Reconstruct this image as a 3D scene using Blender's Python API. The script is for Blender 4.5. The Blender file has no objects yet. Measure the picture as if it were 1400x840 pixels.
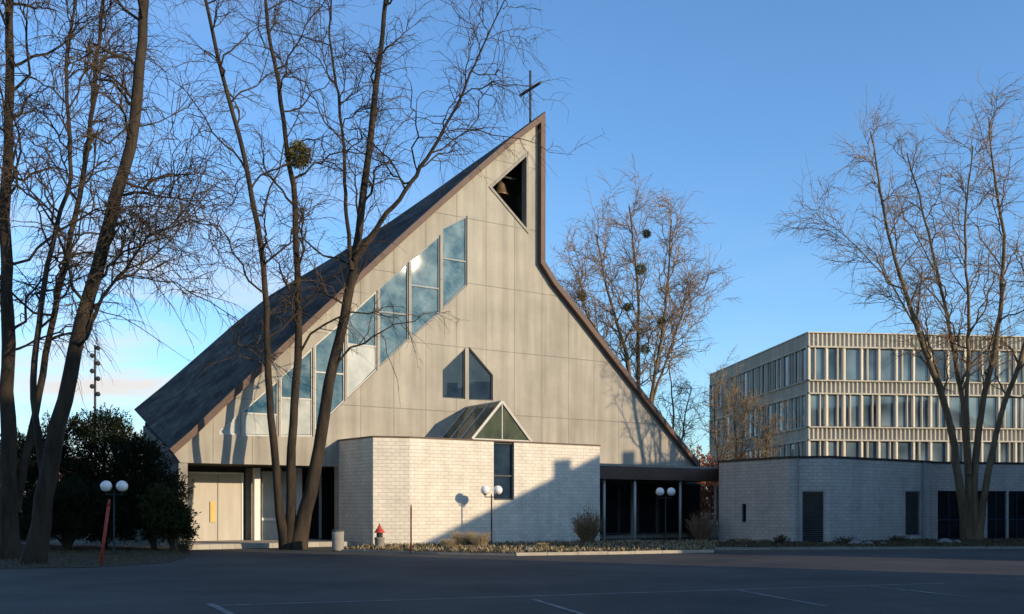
import bpy, bmesh, math, random
import numpy as np
from mathutils import Vector
random.seed(7); rng=np.random.default_rng(7)
C=bpy.context.scene.collection
FP=1345.0; HY=695.0; EYE=1.6
R=math.radians
# ---------------------------------------------------------------- materials
def mat(name,c1,c2=None,scale=3.0,rough=.85,bump=0.0,bscale=None,metal=0.0,spec=.3,detail=6,coords='Object',stretch=(1,1,1),brick=None,alpha=1.0,streak=0.0,lo=.32,hi=.68):
    m=bpy.data.materials.new(name); m.use_nodes=True; nt=m.node_tree; N=nt.nodes; L=nt.links
    b=N['Principled BSDF']; b.inputs['Roughness'].default_value=rough; b.inputs['Metallic'].default_value=metal
    b.inputs['Specular IOR Level'].default_value=spec; b.inputs['Alpha'].default_value=alpha
    c1=(*c1,1); c2=(*(c2 or c1[:3]),1)
    tc=N.new('ShaderNodeTexCoord'); mp=N.new('ShaderNodeMapping'); mp.inputs['Scale'].default_value=stretch
    L.new(tc.outputs[coords],mp.inputs[0])
    nz=N.new('ShaderNodeTexNoise'); nz.inputs['Scale'].default_value=scale; nz.inputs['Detail'].default_value=detail; nz.inputs['Roughness'].default_value=.65
    L.new(mp.outputs[0],nz.inputs['Vector'])
    rp=N.new('ShaderNodeValToRGB'); rp.color_ramp.elements[0].position=lo; rp.color_ramp.elements[1].position=hi
    rp.color_ramp.elements[0].color=c1; rp.color_ramp.elements[1].color=c2
    L.new(nz.outputs['Fac'],rp.inputs['Fac']); col=rp.outputs['Color']
    hgt=None
    if streak:
        mp2=N.new('ShaderNodeMapping'); mp2.inputs['Scale'].default_value=(1.6,1.6,.12); L.new(tc.outputs['Object'],mp2.inputs[0])
        n2=N.new('ShaderNodeTexNoise'); n2.inputs['Scale'].default_value=1.5; n2.inputs['Detail'].default_value=5; L.new(mp2.outputs[0],n2.inputs['Vector'])
        r2=N.new('ShaderNodeMapRange'); r2.inputs[1].default_value=.35; r2.inputs[2].default_value=.7; r2.inputs[3].default_value=1.0; r2.inputs[4].default_value=1-streak
        L.new(n2.outputs['Fac'],r2.inputs[0])
        mx=N.new('ShaderNodeMix'); mx.data_type='RGBA'; mx.blend_type='MULTIPLY'; mx.inputs[0].default_value=1
        L.new(col,mx.inputs[6]); L.new(r2.outputs[0],mx.inputs[7]); col=mx.outputs[2]
    if brick:
        bw,bh,ms,off,mortar,var=brick
        bt=N.new('ShaderNodeTexBrick'); bt.inputs['Scale'].default_value=1; bt.inputs['Brick Width'].default_value=bw; bt.inputs['Row Height'].default_value=bh
        bt.inputs['Mortar Size'].default_value=ms; bt.inputs['Mortar Smooth'].default_value=.2; bt.offset=off
        bt.inputs['Color1'].default_value=(1,1,1,1); bt.inputs['Color2'].default_value=(var,var,var,1); bt.inputs['Mortar'].default_value=(mortar,mortar,mortar,1)
        L.new(tc.outputs['UV'],bt.inputs['Vector'])
        mx=N.new('ShaderNodeMix'); mx.data_type='RGBA'; mx.blend_type='MULTIPLY'; mx.inputs[0].default_value=1
        L.new(col,mx.inputs[6]); L.new(bt.outputs['Color'],mx.inputs[7]); col=mx.outputs[2]
        hgt=bt.outputs['Fac']
    L.new(col,b.inputs['Base Color'])
    nrm=None
    if bump:
        n3=N.new('ShaderNodeTexNoise'); n3.inputs['Scale'].default_value=bscale or scale*8; n3.inputs['Detail'].default_value=4
        L.new(mp.outputs[0],n3.inputs['Vector'])
        bp=N.new('ShaderNodeBump'); bp.inputs['Strength'].default_value=bump; bp.inputs['Distance'].default_value=.02
        L.new(n3.outputs['Fac'],bp.inputs['Height']); nrm=bp
    if hgt is not None:
        bp=N.new('ShaderNodeBump'); bp.invert=True; bp.inputs['Strength'].default_value=.7; bp.inputs['Distance'].default_value=.012
        L.new(hgt,bp.inputs['Height'])
        if nrm: L.new(nrm.outputs[0],bp.inputs['Normal'])
        nrm=bp
    if nrm: L.new(nrm.outputs[0],b.inputs['Normal'])
    return m
M={}
M['facade']=mat('facade_concrete',(.345,.312,.255),(.455,.415,.34),.4,.9,.3,30,brick=(1.62,3.05,.022,0,.68,.93),streak=.26,detail=9)
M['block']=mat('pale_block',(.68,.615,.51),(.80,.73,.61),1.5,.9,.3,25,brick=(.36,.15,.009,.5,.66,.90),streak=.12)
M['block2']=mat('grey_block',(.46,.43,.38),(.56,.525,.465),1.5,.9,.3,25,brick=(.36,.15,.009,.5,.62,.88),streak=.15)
M['slate']=mat('roof_slate',(.045,.041,.038),(.19,.172,.152),.9,.95,.6,8,brick=(.5,.3,.02,.5,.72,.78),streak=.5,spec=.1,detail=12,stretch=(1,.45,1),lo=.40,hi=.74)
M['brown']=mat('brown_sheet_metal',(.085,.048,.036),(.12,.07,.05),1.2,.6,.05,spec=.3)
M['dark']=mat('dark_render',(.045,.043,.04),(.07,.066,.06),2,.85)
M['white']=mat('white_paint',(.70,.68,.63),(.78,.76,.71),2,.6,.05)
M['frame']=mat('grey_metal_frame',(.22,.23,.23),(.30,.31,.31),2,.6,spec=.3)
M['framed']=mat('dark_metal_frame',(.05,.055,.055),(.08,.085,.085),2,.6,spec=.3)
M['bluef']=mat('dark_blue_frame',(.012,.025,.045),(.02,.04,.07),2,.5,spec=.3)
M['glass']=mat('painted_sky_glass',(.025,.085,.135),(.17,.25,.285),1.1,.02,spec=.12,detail=7,lo=.36,hi=.66)  # mottled blue base colour paints in the sky reflection
M['glassd']=mat('dark_glass',(.006,.008,.010),(.018,.022,.026),.9,.02,spec=.12)
M['glassc']=mat('dark_blue_glass',(.010,.024,.042),(.03,.05,.075),1.2,.02,spec=.12)
M['glassb']=mat('blind_glass',(.34,.36,.34),(.52,.53,.48),1.2,.1,spec=.15)
M['glassg']=mat('skylight_glass',(.028,.048,.034),(.11,.13,.085),1.3,.03,spec=.15,alpha=.8)
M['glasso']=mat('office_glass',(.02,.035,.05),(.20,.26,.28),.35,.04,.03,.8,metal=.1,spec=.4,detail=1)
M['door']=mat('pale_grey_beige_door',(.42,.38,.32),(.50,.455,.385),1.2,.55,.05,stretch=(4,4,.4))
M['yellow']=mat('yellow_brass',(.55,.38,.10),(.62,.45,.14),3,.5)
M['conc']=mat('concrete',(.25,.225,.19),(.34,.31,.265),3,.9,.3,30,streak=.15)
M['office']=mat('office_concrete',(.58,.515,.40),(.67,.60,.48),.6,.9,.15,14,streak=.2)
M['offices']=mat('office_spandrel',(.50,.445,.35),(.58,.525,.425),.6,.9,.15,14,streak=.2)
M['asphalt']=mat('asphalt',(.026,.024,.022),(.085,.077,.068),.22,.82,.7,60,spec=.28,detail=12)
M['line']=mat('worn_white_line',(.07,.068,.062),(.30,.29,.27),3.0,.8,.2,40)
M['soil']=mat('soil_mulch',(.05,.038,.026),(.12,.09,.062),2.5,.95,.9,14)
M['verge']=mat('worn_grass_ground',(.035,.030,.018),(.085,.065,.042),1.2,.95,.9,14)
M['ground']=mat('far_ground',(.05,.055,.03),(.09,.085,.05),.05,.95,.4,2)
M['kerb']=mat('kerb_stone',(.36,.31,.24),(.48,.42,.33),2.5,.9,.4,25)
M['paving']=mat('entrance_paving_stone',(.36,.32,.26),(.46,.41,.34),1.5,.85,.2,20,brick=(.5,.5,.01,0,.6,.9))
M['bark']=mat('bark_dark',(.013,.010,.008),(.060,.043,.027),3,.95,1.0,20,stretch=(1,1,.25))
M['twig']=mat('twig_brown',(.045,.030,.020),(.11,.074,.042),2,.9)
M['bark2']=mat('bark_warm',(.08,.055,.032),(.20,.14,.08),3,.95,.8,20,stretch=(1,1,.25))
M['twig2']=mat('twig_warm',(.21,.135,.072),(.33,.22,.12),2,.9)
M['golden']=mat('twig_golden',(.22,.155,.085),(.32,.23,.13),2,.9)
M['rust']=mat('rust_leaf',(.20,.07,.035),(.32,.12,.06),2,.9)
M['conifer']=mat('dark_conifer_leaf',(.007,.011,.006),(.018,.026,.012),2.2,.9,spec=.1)
M['conifer2']=mat('pine_leaf',(.014,.022,.009),(.05,.055,.02),3,.85,spec=.1)
M['mistle']=mat('mistletoe_leaf',(.06,.065,.015),(.15,.13,.04),3,.8)
M['dry']=mat('dry_grass_blade',(.24,.18,.10),(.38,.30,.18),3,.9)
M['grass']=mat('grass_blade',(.04,.046,.016),(.10,.085,.045),1.0,.9)
M['litter']=mat('leaf_litter_brown',(.09,.055,.03),(.18,.12,.07),1.0,.9)
M['leafgreen']=mat('low_leaf',(.045,.048,.022),(.12,.09,.05),4,.85)
M['redfl']=mat('red_paint_cap',(.40,.045,.025),(.52,.08,.045),4,.6)
M['snow']=mat('old_snow',(.75,.78,.82),(.85,.87,.9),3,.7,.4,15)
M['pole']=mat('dark_metal_pole',(.015,.015,.015),(.03,.03,.03),3,.6,spec=.3)
M['pole2']=mat('pale_post',(.47,.45,.40),(.57,.54,.48),3,.6,spec=.3)
M['globe']=mat('opal_globe',(.80,.79,.76),(.85,.84,.81),2,.25,spec=.6)
M['red']=mat('faded_red_paint',(.32,.045,.03),(.42,.07,.045),4,.65,.2)
M['dred']=mat('dark_red_paint',(.10,.025,.02),(.15,.035,.025),4,.65,.2)
M['bronze']=mat('bronze',(.16,.10,.05),(.24,.16,.08),4,.4,metal=.6)
M['render']=mat('house_render',(.4,.38,.35),(.5,.48,.44),1,.9,.1)
M['tile']=mat('house_roof_tile',(.14,.06,.04),(.2,.09,.06),2,.85,.4,10)
M['rock']=mat('rock',(.14,.13,.12),(.26,.24,.21),3,.95,.8,10)
# ---------------------------------------------------------------- builders
def finish(o,parent,label=None):
    if parent is not None: o.parent=parent
    if label: o['label']=label
    return o
def auto_uv(me):
    bm=bmesh.new(); bm.from_mesh(me)
    bmesh.ops.recalc_face_normals(bm,faces=bm.faces)
    uv=bm.loops.layers.uv.verify()
    for f in bm.faces:
        n=f.normal
        if abs(n.z)>.95: ua=Vector((1,0,0)); va=Vector((0,1,0))
        else:
            ua=Vector((0,0,1)).cross(n).normalized(); va=n.cross(ua).normalized()
        for l in f.loops: l[uv].uv=(l.vert.co.dot(ua),l.vert.co.dot(va))
    bm.to_mesh(me); bm.free()
class MB:
    def __init__(s,f=None): s.v=[]; s.fa=[]; s.f=f
    def add(s,vs,fs):
        k=len(s.v)
        s.v+= [tuple(s.f(*p)) if s.f else tuple(p) for p in vs]
        s.fa+=[tuple(i+k for i in q) for q in fs]; return s
    def box(s,x0,x1,y0,y1,z0,z1):
        return s.add([(x0,y0,z0),(x1,y0,z0),(x1,y1,z0),(x0,y1,z0),(x0,y0,z1),(x1,y0,z1),(x1,y1,z1),(x0,y1,z1)],
          [(0,3,2,1),(4,5,6,7),(0,1,5,4),(1,2,6,5),(2,3,7,6),(3,0,4,7)])
    def prism(s,poly,t0,t1):     # poly of (x,z), extruded in y
        n=len(poly)
        vs=[(a,t0,b) for a,b in poly]+[(a,t1,b) for a,b in poly]
        fs=[tuple(range(n)),tuple(range(2*n-1,n-1,-1))]+[(i,(i+1)%n,(i+1)%n+n,i+n) for i in range(n)]
        return s.add(vs,fs)
    def slab(s,poly,z0,z1):      # poly of (x,y)
        n=len(poly)
        vs=[(a,b,z0) for a,b in poly]+[(a,b,z1) for a,b in poly]
        fs=[tuple(range(n-1,-1,-1)),tuple(range(n,2*n))]+[(i,(i+1)%n,(i+1)%n+n,i+n) for i in range(n)]
        return s.add(vs,fs)
    def cyl(s,p0,p1,r0,r1=None,n=12):
        r1=r0 if r1 is None else r1
        p0=Vector(p0);p1=Vector(p1); d=(p1-p0).normalized(); a=d.orthogonal().normalized(); b=d.cross(a)
        vs=[];
        for p,r in ((p0,r0),(p1,r1)):
            for i in range(n):
                t=2*math.pi*i/n; vs.append(tuple(p+a*math.cos(t)*r+b*math.sin(t)*r))
        fs=[(i,(i+1)%n,(i+1)%n+n,i+n) for i in range(n)]+[tuple(range(n-1,-1,-1)),tuple(range(n,2*n))]
        return s.add(vs,fs)
    def lathe(s,c,prof,n=20):
        vs=[];fs=[]
        for r,z in prof:
            for i in range(n):
                t=2*math.pi*i/n; vs.append((c[0]+r*math.cos(t),c[1]+r*math.sin(t),c[2]+z))
        for k in range(len(prof)-1):
            for i in range(n):
                j=(i+1)%n; fs.append((k*n+i,k*n+j,(k+1)*n+j,(k+1)*n+i))
        fs.append(tuple(range(n-1,-1,-1))); fs.append(tuple(range((len(prof)-1)*n,len(prof)*n)))
        return s.add(vs,fs)
    def sphere(s,c,r,n=20,m=12):
        return s.lathe(c,[(max(r*math.sin(math.pi*k/m),.001),-r*math.cos(math.pi*k/m)) for k in range(m+1)],n)
    def build(s,name,m,parent=None,smooth=False,label=None):
        me=bpy.data.meshes.new(name); me.from_pydata(s.v,[],s.fa); auto_uv(me)
        me.materials.append(M[m]); o=bpy.data.objects.new(name,me); C.objects.link(o)
        if smooth:
            me.polygons.foreach_set('use_smooth',[len(p.vertices)<=4 for p in me.polygons])
        return finish(o,parent,label)
def thing(name,label,cat,loc=(0,0,0),rz=0,group=None):
    o=bpy.data.objects.new(name,None); C.objects.link(o); o.location=loc; o.rotation_euler=(0,0,rz)
    o['label']=label;o['category']=cat
    if group:o['group']=group
    return o
def tag(o,label,cat,group=None,kind=None):
    o['label']=label;o['category']=cat
    if group:o['group']=group
    if kind:o['kind']=kind
    return o
def struct(o,label=None,cat=None):
    o['kind']='structure'
    if label:o['label']=label
    if cat:o['category']=cat
    return o
def copy_tree(o,parent=None):
    c=o.copy(); C.objects.link(c); c.parent=parent
    for ch in [x for x in bpy.data.objects if x.parent==o]: copy_tree(ch,c)
    return c
def cut(o,cutter):
    me=bpy.data.meshes.new('c'); me.from_pydata(cutter.v,[],cutter.fa); auto_uv(me)
    co=bpy.data.objects.new('c',me); C.objects.link(co)
    md=o.modifiers.new('b','BOOLEAN'); md.operation='DIFFERENCE'; md.solver='EXACT'; md.object=co
    bpy.context.view_layer.update()
    dg=bpy.context.evaluated_depsgraph_get()
    nm=bpy.data.meshes.new_from_object(o.evaluated_get(dg)); o.modifiers.clear(); o.data=nm
    bpy.data.objects.remove(co); auto_uv(nm)
def W(px,py,D): return ((px-700)/FP*D, D, EYE+(HY-py)/FP*D)
def GP(px,D): return ((px-700)/FP*D, D)
def arr_mesh(name,m,V,F,parent=None,smooth=True):
    me=bpy.data.meshes.new(name); V=np.ascontiguousarray(V,dtype=np.float32); F=np.ascontiguousarray(F,dtype=np.int32)
    me.vertices.add(len(V)); me.vertices.foreach_set('co',V.ravel())
    k=F.shape[1]; me.loops.add(F.size); me.loops.foreach_set('vertex_index',F.ravel())
    me.polygons.add(len(F)); me.polygons.foreach_set('loop_start',np.arange(0,F.size,k,dtype=np.int32))
    if smooth: me.polygons.foreach_set('use_smooth',np.ones(len(F),dtype=bool))
    me.update(calc_edges=True); me.validate(); me.materials.append(M[m])
    o=bpy.data.objects.new(name,me); C.objects.link(o); return finish(o,parent)
# ---------------------------------------------------------------- tubes / trees
def nrm(a): return a/np.maximum(np.linalg.norm(a,axis=-1,keepdims=True),1e-9)
def tubes(P,Rr,S):
    N,K,_=P.shape
    T=np.gradient(P,axis=1); T=nrm(T)
    ov=nrm(P[:,-1]-P[:,0]); ref=np.where(np.abs(ov[:,2:3])>.8,np.array([[1.,.3,0]]),np.array([[0,0,1.]]))[:,None,:]
    A=nrm(np.cross(T,np.broadcast_to(ref,T.shape))); B=np.cross(T,A)
    th=np.arange(S)*2*np.pi/S
    V=P[:,:,None,:]+Rr[:,:,None,None]*(A[:,:,None,:]*np.cos(th)[None,None,:,None]+B[:,:,None,:]*np.sin(th)[None,None,:,None])
    base=(np.arange(N)*K*S)[:,None,None]; k=(np.arange(K-1)*S)[None,:,None]; i=np.arange(S)[None,None,:]; j=(i+1)%S
    F=np.stack([base+k+i,base+k+j,base+k+S+j,base+k+S+i],-1).reshape(-1,4)
    return V.reshape(-1,3),F
def merge(parts):
    Vs=[];Fs=[];k=0
    for V,F in parts: Vs.append(V);Fs.append(F+k);k+=len(V)
    return np.concatenate(Vs),np.concatenate(Fs)
def spawn(P,Rr,n,t0,t1,length,ang,up,K,rf=.55,rend=.004,shrink=.6,wob=.06,droop=0.0,rmax=9,curl=.18):
    N,Kp,_=P.shape
    t=(np.tile(np.linspace(t0,t1,n),(N,1))+rng.uniform(-.5,.5,(N,n))*(t1-t0)/max(n,1)).clip(t0,.99)
    x=t*(Kp-1); i=np.minimum(x.astype(int),Kp-2); f=(x-i)[...,None]; r=np.arange(N)[:,None]
    st=P[r,i]*(1-f)+P[r,i+1]*f; tg=nrm(P[r,i+1]-P[r,i]); rad=Rr[r,i]*(1-f[...,0])+Rr[r,i+1]*f[...,0]
    rv=nrm(rng.normal(size=(N,n,3))); pr=nrm(rv-tg*np.sum(rv*tg,-1,keepdims=True))
    a=np.radians(rng.uniform(ang[0],ang[1],(N,n)))[...,None]
    d=nrm(tg*np.cos(a)+pr*np.sin(a)+np.array([0,0,up]))
    ln=length*(1-shrink*(t-t0)/(max(t1-t0,.01)))*rng.uniform(.45,1.2,(N,n))
    st=st.reshape(-1,3); d=d.reshape(-1,3); ln=ln.reshape(-1); rad=rad.reshape(-1)
    s=np.linspace(0,1,K)[None,:,None]; n2=len(st)
    bend=rng.normal(size=(n2,1,3))*curl
    w=np.cumsum(rng.normal(size=(n2,K,3))*wob,axis=1); w[:,0]=0
    pts=st[:,None,:]+ln[:,None,None]*(d[:,None,:]*s+bend*s*s+w*.6+np.array([0,0,1.])*(up*.35*s*s-droop*s*s*s))
    r0=np.minimum(rad*rf,rmax)[:,None]; rr=r0*(1-np.linspace(0,1,K)[None,:])**.8*1.0+rend
    return pts,rr
def resample(pts,K,jit=.05):
    pts=np.array(pts,float); d=np.r_[0,np.cumsum(np.linalg.norm(np.diff(pts,axis=0),axis=1))]
    s=np.linspace(0,d[-1],K*4); q=np.stack([np.interp(s,d,pts[:,k]) for k in range(3)],1)
    ker=np.ones(9)/9; qp=np.pad(q,((4,4),(0,0)),mode='reflect',reflect_type='odd'); q=np.stack([np.convolve(qp[:,k],ker,'valid') for k in range(3)],1)
    q=q[np.linspace(0,len(q)-1,K).astype(int)]
    n=np.cumsum(rng.normal(size=(K,3))*jit,axis=0); n-=np.linspace(0,1,K)[:,None]*n[-1]; q=q+n*.5
    return q
def tree(name,label,D,stems,n1=18,L1=4.8,n2=8,L2=1.8,n3=4,L3=.8,bark='bark',twig='twig',group=None,t0=.22,up=.18,cat='tree',ang1=(30,75),rt=.0045,rmax=.042,droop=.22):
    bx=stems[0][0][0][0]; b=(*GP(bx,D),0)
    root=thing(name,label,cat,b,0,group)
    o=np.array(b)
    Ps=[];Rs=[]
    for si,(pts,r0,r1,dd) in enumerate(stems):
        n=len(pts); w=[W(x,y,D+dd*(k/(n-1))) for k,(x,y) in enumerate(pts)]
        if si==0 or pts[0][1]>730: w[0]=(w[0][0],w[0][1],-.15)
        K=30; P=resample(w,K,.07); rr=r0+(r1-r0)*np.linspace(0,1,K)**.8
        if pts[0][1]>730: rr=rr*(1+.5*np.exp(-np.linspace(0,1,K)*28))
        rr=rr*(1+rng.uniform(-.05,.05,K))
        Ps.append(P-o);Rs.append(rr)
    for P,rr in zip(Ps,Rs):
        V,F=tubes(P[None],rr[None],12); arr_mesh('trunk',bark,V,F,root)
    P=np.array(Ps);Rr=np.array(Rs)
    a,ra=spawn(P,Rr,n1,t0,.98,L1,ang1,up,10,rf=.42,rend=.006,shrink=.5,wob=.05,droop=droop*.5,rmax=rmax,curl=.28)
    V,F=tubes(a,ra,6); arr_mesh('branches',bark,V,F,root)
    b2,rb=spawn(a,ra,n2,.18,.98,L2,(25,70),up*.4,6,rf=.6,rend=rt,shrink=.35,wob=.06,droop=droop,rmax=rmax*.36,curl=.3)
    c,rc=spawn(b2,rb,n3,.15,.97,L3,(20,60),.0,4,rf=.7,rend=rt*.7,shrink=.3,wob=.08,droop=droop*1.2,rmax=rmax*.15)
    V,F=merge([tubes(b2,rb,4),tubes(c,rc,3)]); arr_mesh('crown',twig,V,F,root)
    return root
def leaves(Cn,Dir,size,asp=.35):
    N=len(Cn); Dn=nrm(Dir); S=nrm(np.cross(Dn,rng.normal(size=(N,3)))); sz=size*rng.uniform(.6,1.3,(N,1))
    V=np.stack([Cn-S*sz*asp*.5,Cn+Dn*sz*.5+S*sz*asp*.1-S*sz*asp*.6,Cn+Dn*sz,Cn+Dn*sz*.5+S*sz*asp*.6],1).reshape(-1,3)
    F=np.arange(N*4).reshape(-1,4); return V,F
def plumes(centers,radii,n_pl,n_leaf,size,pl=.5,upb=.6):
    Cs=[];Ds=[]
    for c,r in zip(centers,radii):
        d=nrm(rng.normal(size=(n_pl,3))); d[:,2]=np.where(d[:,2]<-.3,-d[:,2],d[:,2])
        p=np.array(c)+d*np.array(r)*rng.uniform(.55,1.05,(n_pl,1))
        dr=nrm(d+np.array([0,0,upb])+rng.normal(size=(n_pl,3))*.25)
        s=rng.uniform(0,1,(n_pl,n_leaf,1))*pl*rng.uniform(.5,1.3,(n_pl,1,1))
        q=p[:,None,:]+dr[:,None,:]*s+rng.normal(size=(n_pl,n_leaf,3))*.07*pl*2*(1.15-s/pl).clip(.2,1.2)
        ld=dr[:,None,:]+rng.normal(size=(n_pl,n_leaf,3))*.6
        Cs.append(q.reshape(-1,3));Ds.append(ld.reshape(-1,3))
    return leaves(np.concatenate(Cs),np.concatenate(Ds),size)
# ---------------------------------------------------------------- ground
o=MB().slab([(-900,-200),(900,-200),(900,1500),(-900,1500)],-.3,0).build('ground','ground'); struct(o,'open ground reaching the horizon','ground')
def sheet(name,poly,z,m,label,cat):
    o=MB().add([(x,y,z) for x,y in poly],[tuple(range(len(poly)))]).build(name,m)
    if o.data.polygons[0].normal.z<0: o.data.flip_normals()
    return struct(o,label,cat)
sheet('car_park',[(-70,-40),(70,-40),(70,39.0),GP(1400,38.6),GP(960,35.4),(1.0,34),(-9,37.5),(-70,44)],.004,'asphalt','dark worn asphalt of the car park in front of the church','asphalt')
def line(p,q,w):
    p=Vector((*p,0));q=Vector((*q,0)); d=(q-p).normalized(); n=Vector((-d.y,d.x,0))*w/2
    return [tuple((a)[:2]) for a in (p-n,q-n,q+n,p+n)]
def GY(px,py): D=EYE*FP/(py-HY); return GP(px,D)
for i,(a,b,w,lab) in enumerate([((285,829),(1290,798),.10,'long faint white parking line running across the foreground asphalt'),
      ((286,826),(318,842),.12,'short worn white line stub at the lower left of the asphalt'),
      ((728,820),(800,842),.10,'faint white bay line branching from the middle of the long line'),
      ((1010,808),(1130,830),.10,'faint white bay line on the right half of the asphalt'),
      ((1180,801),(1330,818),.10,'faint white bay line furthest right on the asphalt')]):
    sheet('road_marking',line(GY(*a),GY(*b),w),.008 if i==0 else .012,'line',lab,'line')
vg=[GP(-400,24),GP(0,26),GP(120,26.3),GP(225,28.5),GP(255,32),GP(262,36),GP(240,39),(-40,60),(-60,60)]
o=MB().slab(vg,-.1,.025).build('grass_verge','verge'); struct(o,'worn grass and leaf litter verge under the left trees','verge')
bedA=[GP(468,36.6),GP(600,34.2),GP(705,33.1),GP(830,34.0),GP(975,35.6),GP(985,44.5),GP(820,44.5),GP(700,42.5),GP(510,39.8)]
o=MB().slab(bedA,-.1,.07).build('planting_bed','soil'); struct(o,'low planting bed along the foot of the pale block wall','planting bed')
bedB=[GP(975,37.6),GP(1090,38.0),GP(1420,38.8),GP(1600,40.5),GP(1600,49.6),GP(1275,46.4),GP(1000,47)]
o=MB().slab(bedB,-.1,.06).build('planting_bed','soil'); struct(o,'dark planting bed in front of the low grey building','planting bed')
def kerb(path,w,h,name,label,m='kerb'):
    mb=MB(); P=[Vector((*p,0)) for p in path]
    for a,b in zip(P[:-1],P[1:]):
        L=(b-a).length; d=(b-a)/L; n=Vector((-d.y,d.x,0)); k=max(1,int(L/1.0))
        for i in range(k):
            s=a+d*(L*i/k+.008); e=a+d*(L*(i+1)/k-.008)
            mb.slab([(s-n*w/2)[:2],(e-n*w/2)[:2],(e+n*w/2)[:2],(s+n*w/2)[:2]],-.1,h+random.uniform(-.008,.008))
    return struct(mb.build(name,m),label,'kerb')
kerb([GP(705,33.0),GP(830,33.9),GP(975,35.5)],.14,.11,'kerb','pale sandstone kerb in front of the planting bed')
kerb([GP(468,36.5),GP(600,34.1),GP(705,33.0)],.10,.07,'kerb','thin low kerb in front of the dry grass','conc')
kerb([GP(975,37.5),GP(1090,37.9),GP(1420,38.7),GP(1600,40.4)],.14,.10,'kerb','low grey kerb in front of the right building','conc')
# ---------------------------------------------------------------- church
TH=R(33); ct,st_=math.cos(TH),math.sin(TH); CC=40.0
def ray(px,py,t=0):
    u=(px-700)/FP; D=(CC+t)/(ct-u*st_); return (u*D,D,EYE+(HY-py)/FP*D)
X0,D0,_=ray(235,612)
def w2l(X,Y): dx=X-X0;dy=Y-D0; return (dx*ct+dy*st_, -dx*st_+dy*ct)
def F2(px,py,t=0):
    X,Y,z=ray(px,py,t); s,_=w2l(X,Y); return (s,z)
church=thing('church','large grey concrete church with a steep pointed gable, slate roof and open bell notch','church',(X0,D0,0),TH)
Lf=[(232,614),(262,588),(300,551),(350,505),(400,459),(450,412),(500,366),(550,320),(600,275),(650,231),(700,188),(746,153)]
Rt=[(741,357),(762,384),(800,432),(850,497),(900,561),(958,634)]
outer=[F2(*p,-.3) for p in Lf]+[F2(*p,-.3) for p in Rt]
tx=outer[len(Lf)-1][0]; outer[len(Lf)]=(tx-.01,outer[len(Lf)][1])
def inset_path(P,w):
    out=[]
    for i,p in enumerate(P):
        a=Vector(P[max(i-1,0)]);b=Vector(P[i]);c=Vector(P[min(i+1,len(P)-1)])
        ds=[d.normalized() for d in (b-a,c-b) if d.length>1e-6]
        ns=[Vector((d.y,-d.x)) for d in ds]
        n=sum(ns,Vector((0,0))); n.normalize(); k=w/max(n.dot(ns[0]),.35); q=b+n*k; out.append((q.x,q.y))
    return out
inner=inset_path(outer,.26); inner2=inset_path(outer,.06)
sL=F2(462,640)[0]
zb=F2(300,634)[1]
sr=inner2[-1][0]
poly=[(inner2[0][0]+.45,zb),(inner2[0][0]+.12,inner2[0][1]-.02)]+inner2[1:]+[(sr,inner2[-1][1]-.2),(sr,-.1),(sL,-.1),(sL,zb)]
fac=MB().prism(poly,0,.4).build('gable_wall','facade')
wins=[[(605,312),(639,295),(639,390),(605,423)],[(562,356),(602,321),(602,427),(562,463)],[(519,394),(559,358),(559,464),(519,502)],
 [(475,434),(516,397),(516,506),(475,545)],[(431,472),(472,436),(472,548),(431,589)],[(384,516),(428,475),(428,597),(384,597)],
 [(332,562),(381,519),(381,597),(332,596)],[(300,589),(329,565),(329,595),(300,594)]]
cw=[[(605,506),(636,476),(636,546),(605,544)],[(641,474),(674,513),(674,548),(641,547)]]
bell=[(722,207),(722,320),(668,256)]
cutter=MB()
def shp(p): return [F2(*q) for q in p]
for p in wins+cw+[bell]: cutter.prism(shp(p),-.2,.7)
cut(fac,cutter); finish(fac,church)
def ring(mb,P,w,t0,t1):
    n=len(P); A=sum(P[i][0]*P[(i+1)%n][1]-P[(i+1)%n][0]*P[i][1] for i in range(n)); sg=1 if A>0 else -1
    I=[]
    for i in range(n):
        a=Vector(P[i-1]);b=Vector(P[i]);c=Vector(P[(i+1)%n]); d1=(b-a).normalized();d2=(c-b).normalized()
        n1=Vector((-d1.y,d1.x))*sg;n2=Vector((-d2.y,d2.x))*sg; m=(n1+n2).normalized(); q=b+m*w/max(m.dot(n1),.3); I.append((q.x,q.y))
    for i in range(n):
        j=(i+1)%n; mb.prism([P[i],P[j],I[j],I[i]],t0,t1)
    return mb
def window(P,root,mt,tg=.12,fw=.06,fm='frame',bars=(),lower=None,zl=None,label=None):
    o=MB().prism(P,tg,tg+.03).build('window',mt,root,label=label)
    ring(MB(),P,fw,tg-.06,tg+.02).build('window_frame',fm,o)
    xs=[p[0] for p in P]
    for z in bars: MB().box(min(xs)+fw,max(xs)-fw,tg-.05,tg+.01,z-.035,z+.035).build('transom',fm,o)
    if lower:
        zz=zl; lo=sorted([p for p in P if p[1]<zz])
        MB().prism([(min(xs)+fw,lo[0][1]+fw*1.5),(max(xs)-fw,lo[-1][1]+fw*1.5),(max(xs)-fw,zz-.04),(min(xs)+fw,zz-.04)],tg-.02,tg+.01).build('lower_pane',lower,o)
    return o
bt=[(355,),(392,),(428,),(472,),(510,),(545,),(566,),()]
for k,p in enumerate(wins):
    P=shp(p); xm=(p[0][0]+p[1][0])/2
    bars=[F2(xm,y)[1] for y in bt[k]]
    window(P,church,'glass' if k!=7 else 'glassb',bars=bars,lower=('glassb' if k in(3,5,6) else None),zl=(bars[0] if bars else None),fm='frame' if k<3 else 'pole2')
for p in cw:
    P=shp(p); window(P,church,'glassc',fm='framed',fw=.05)
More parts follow.
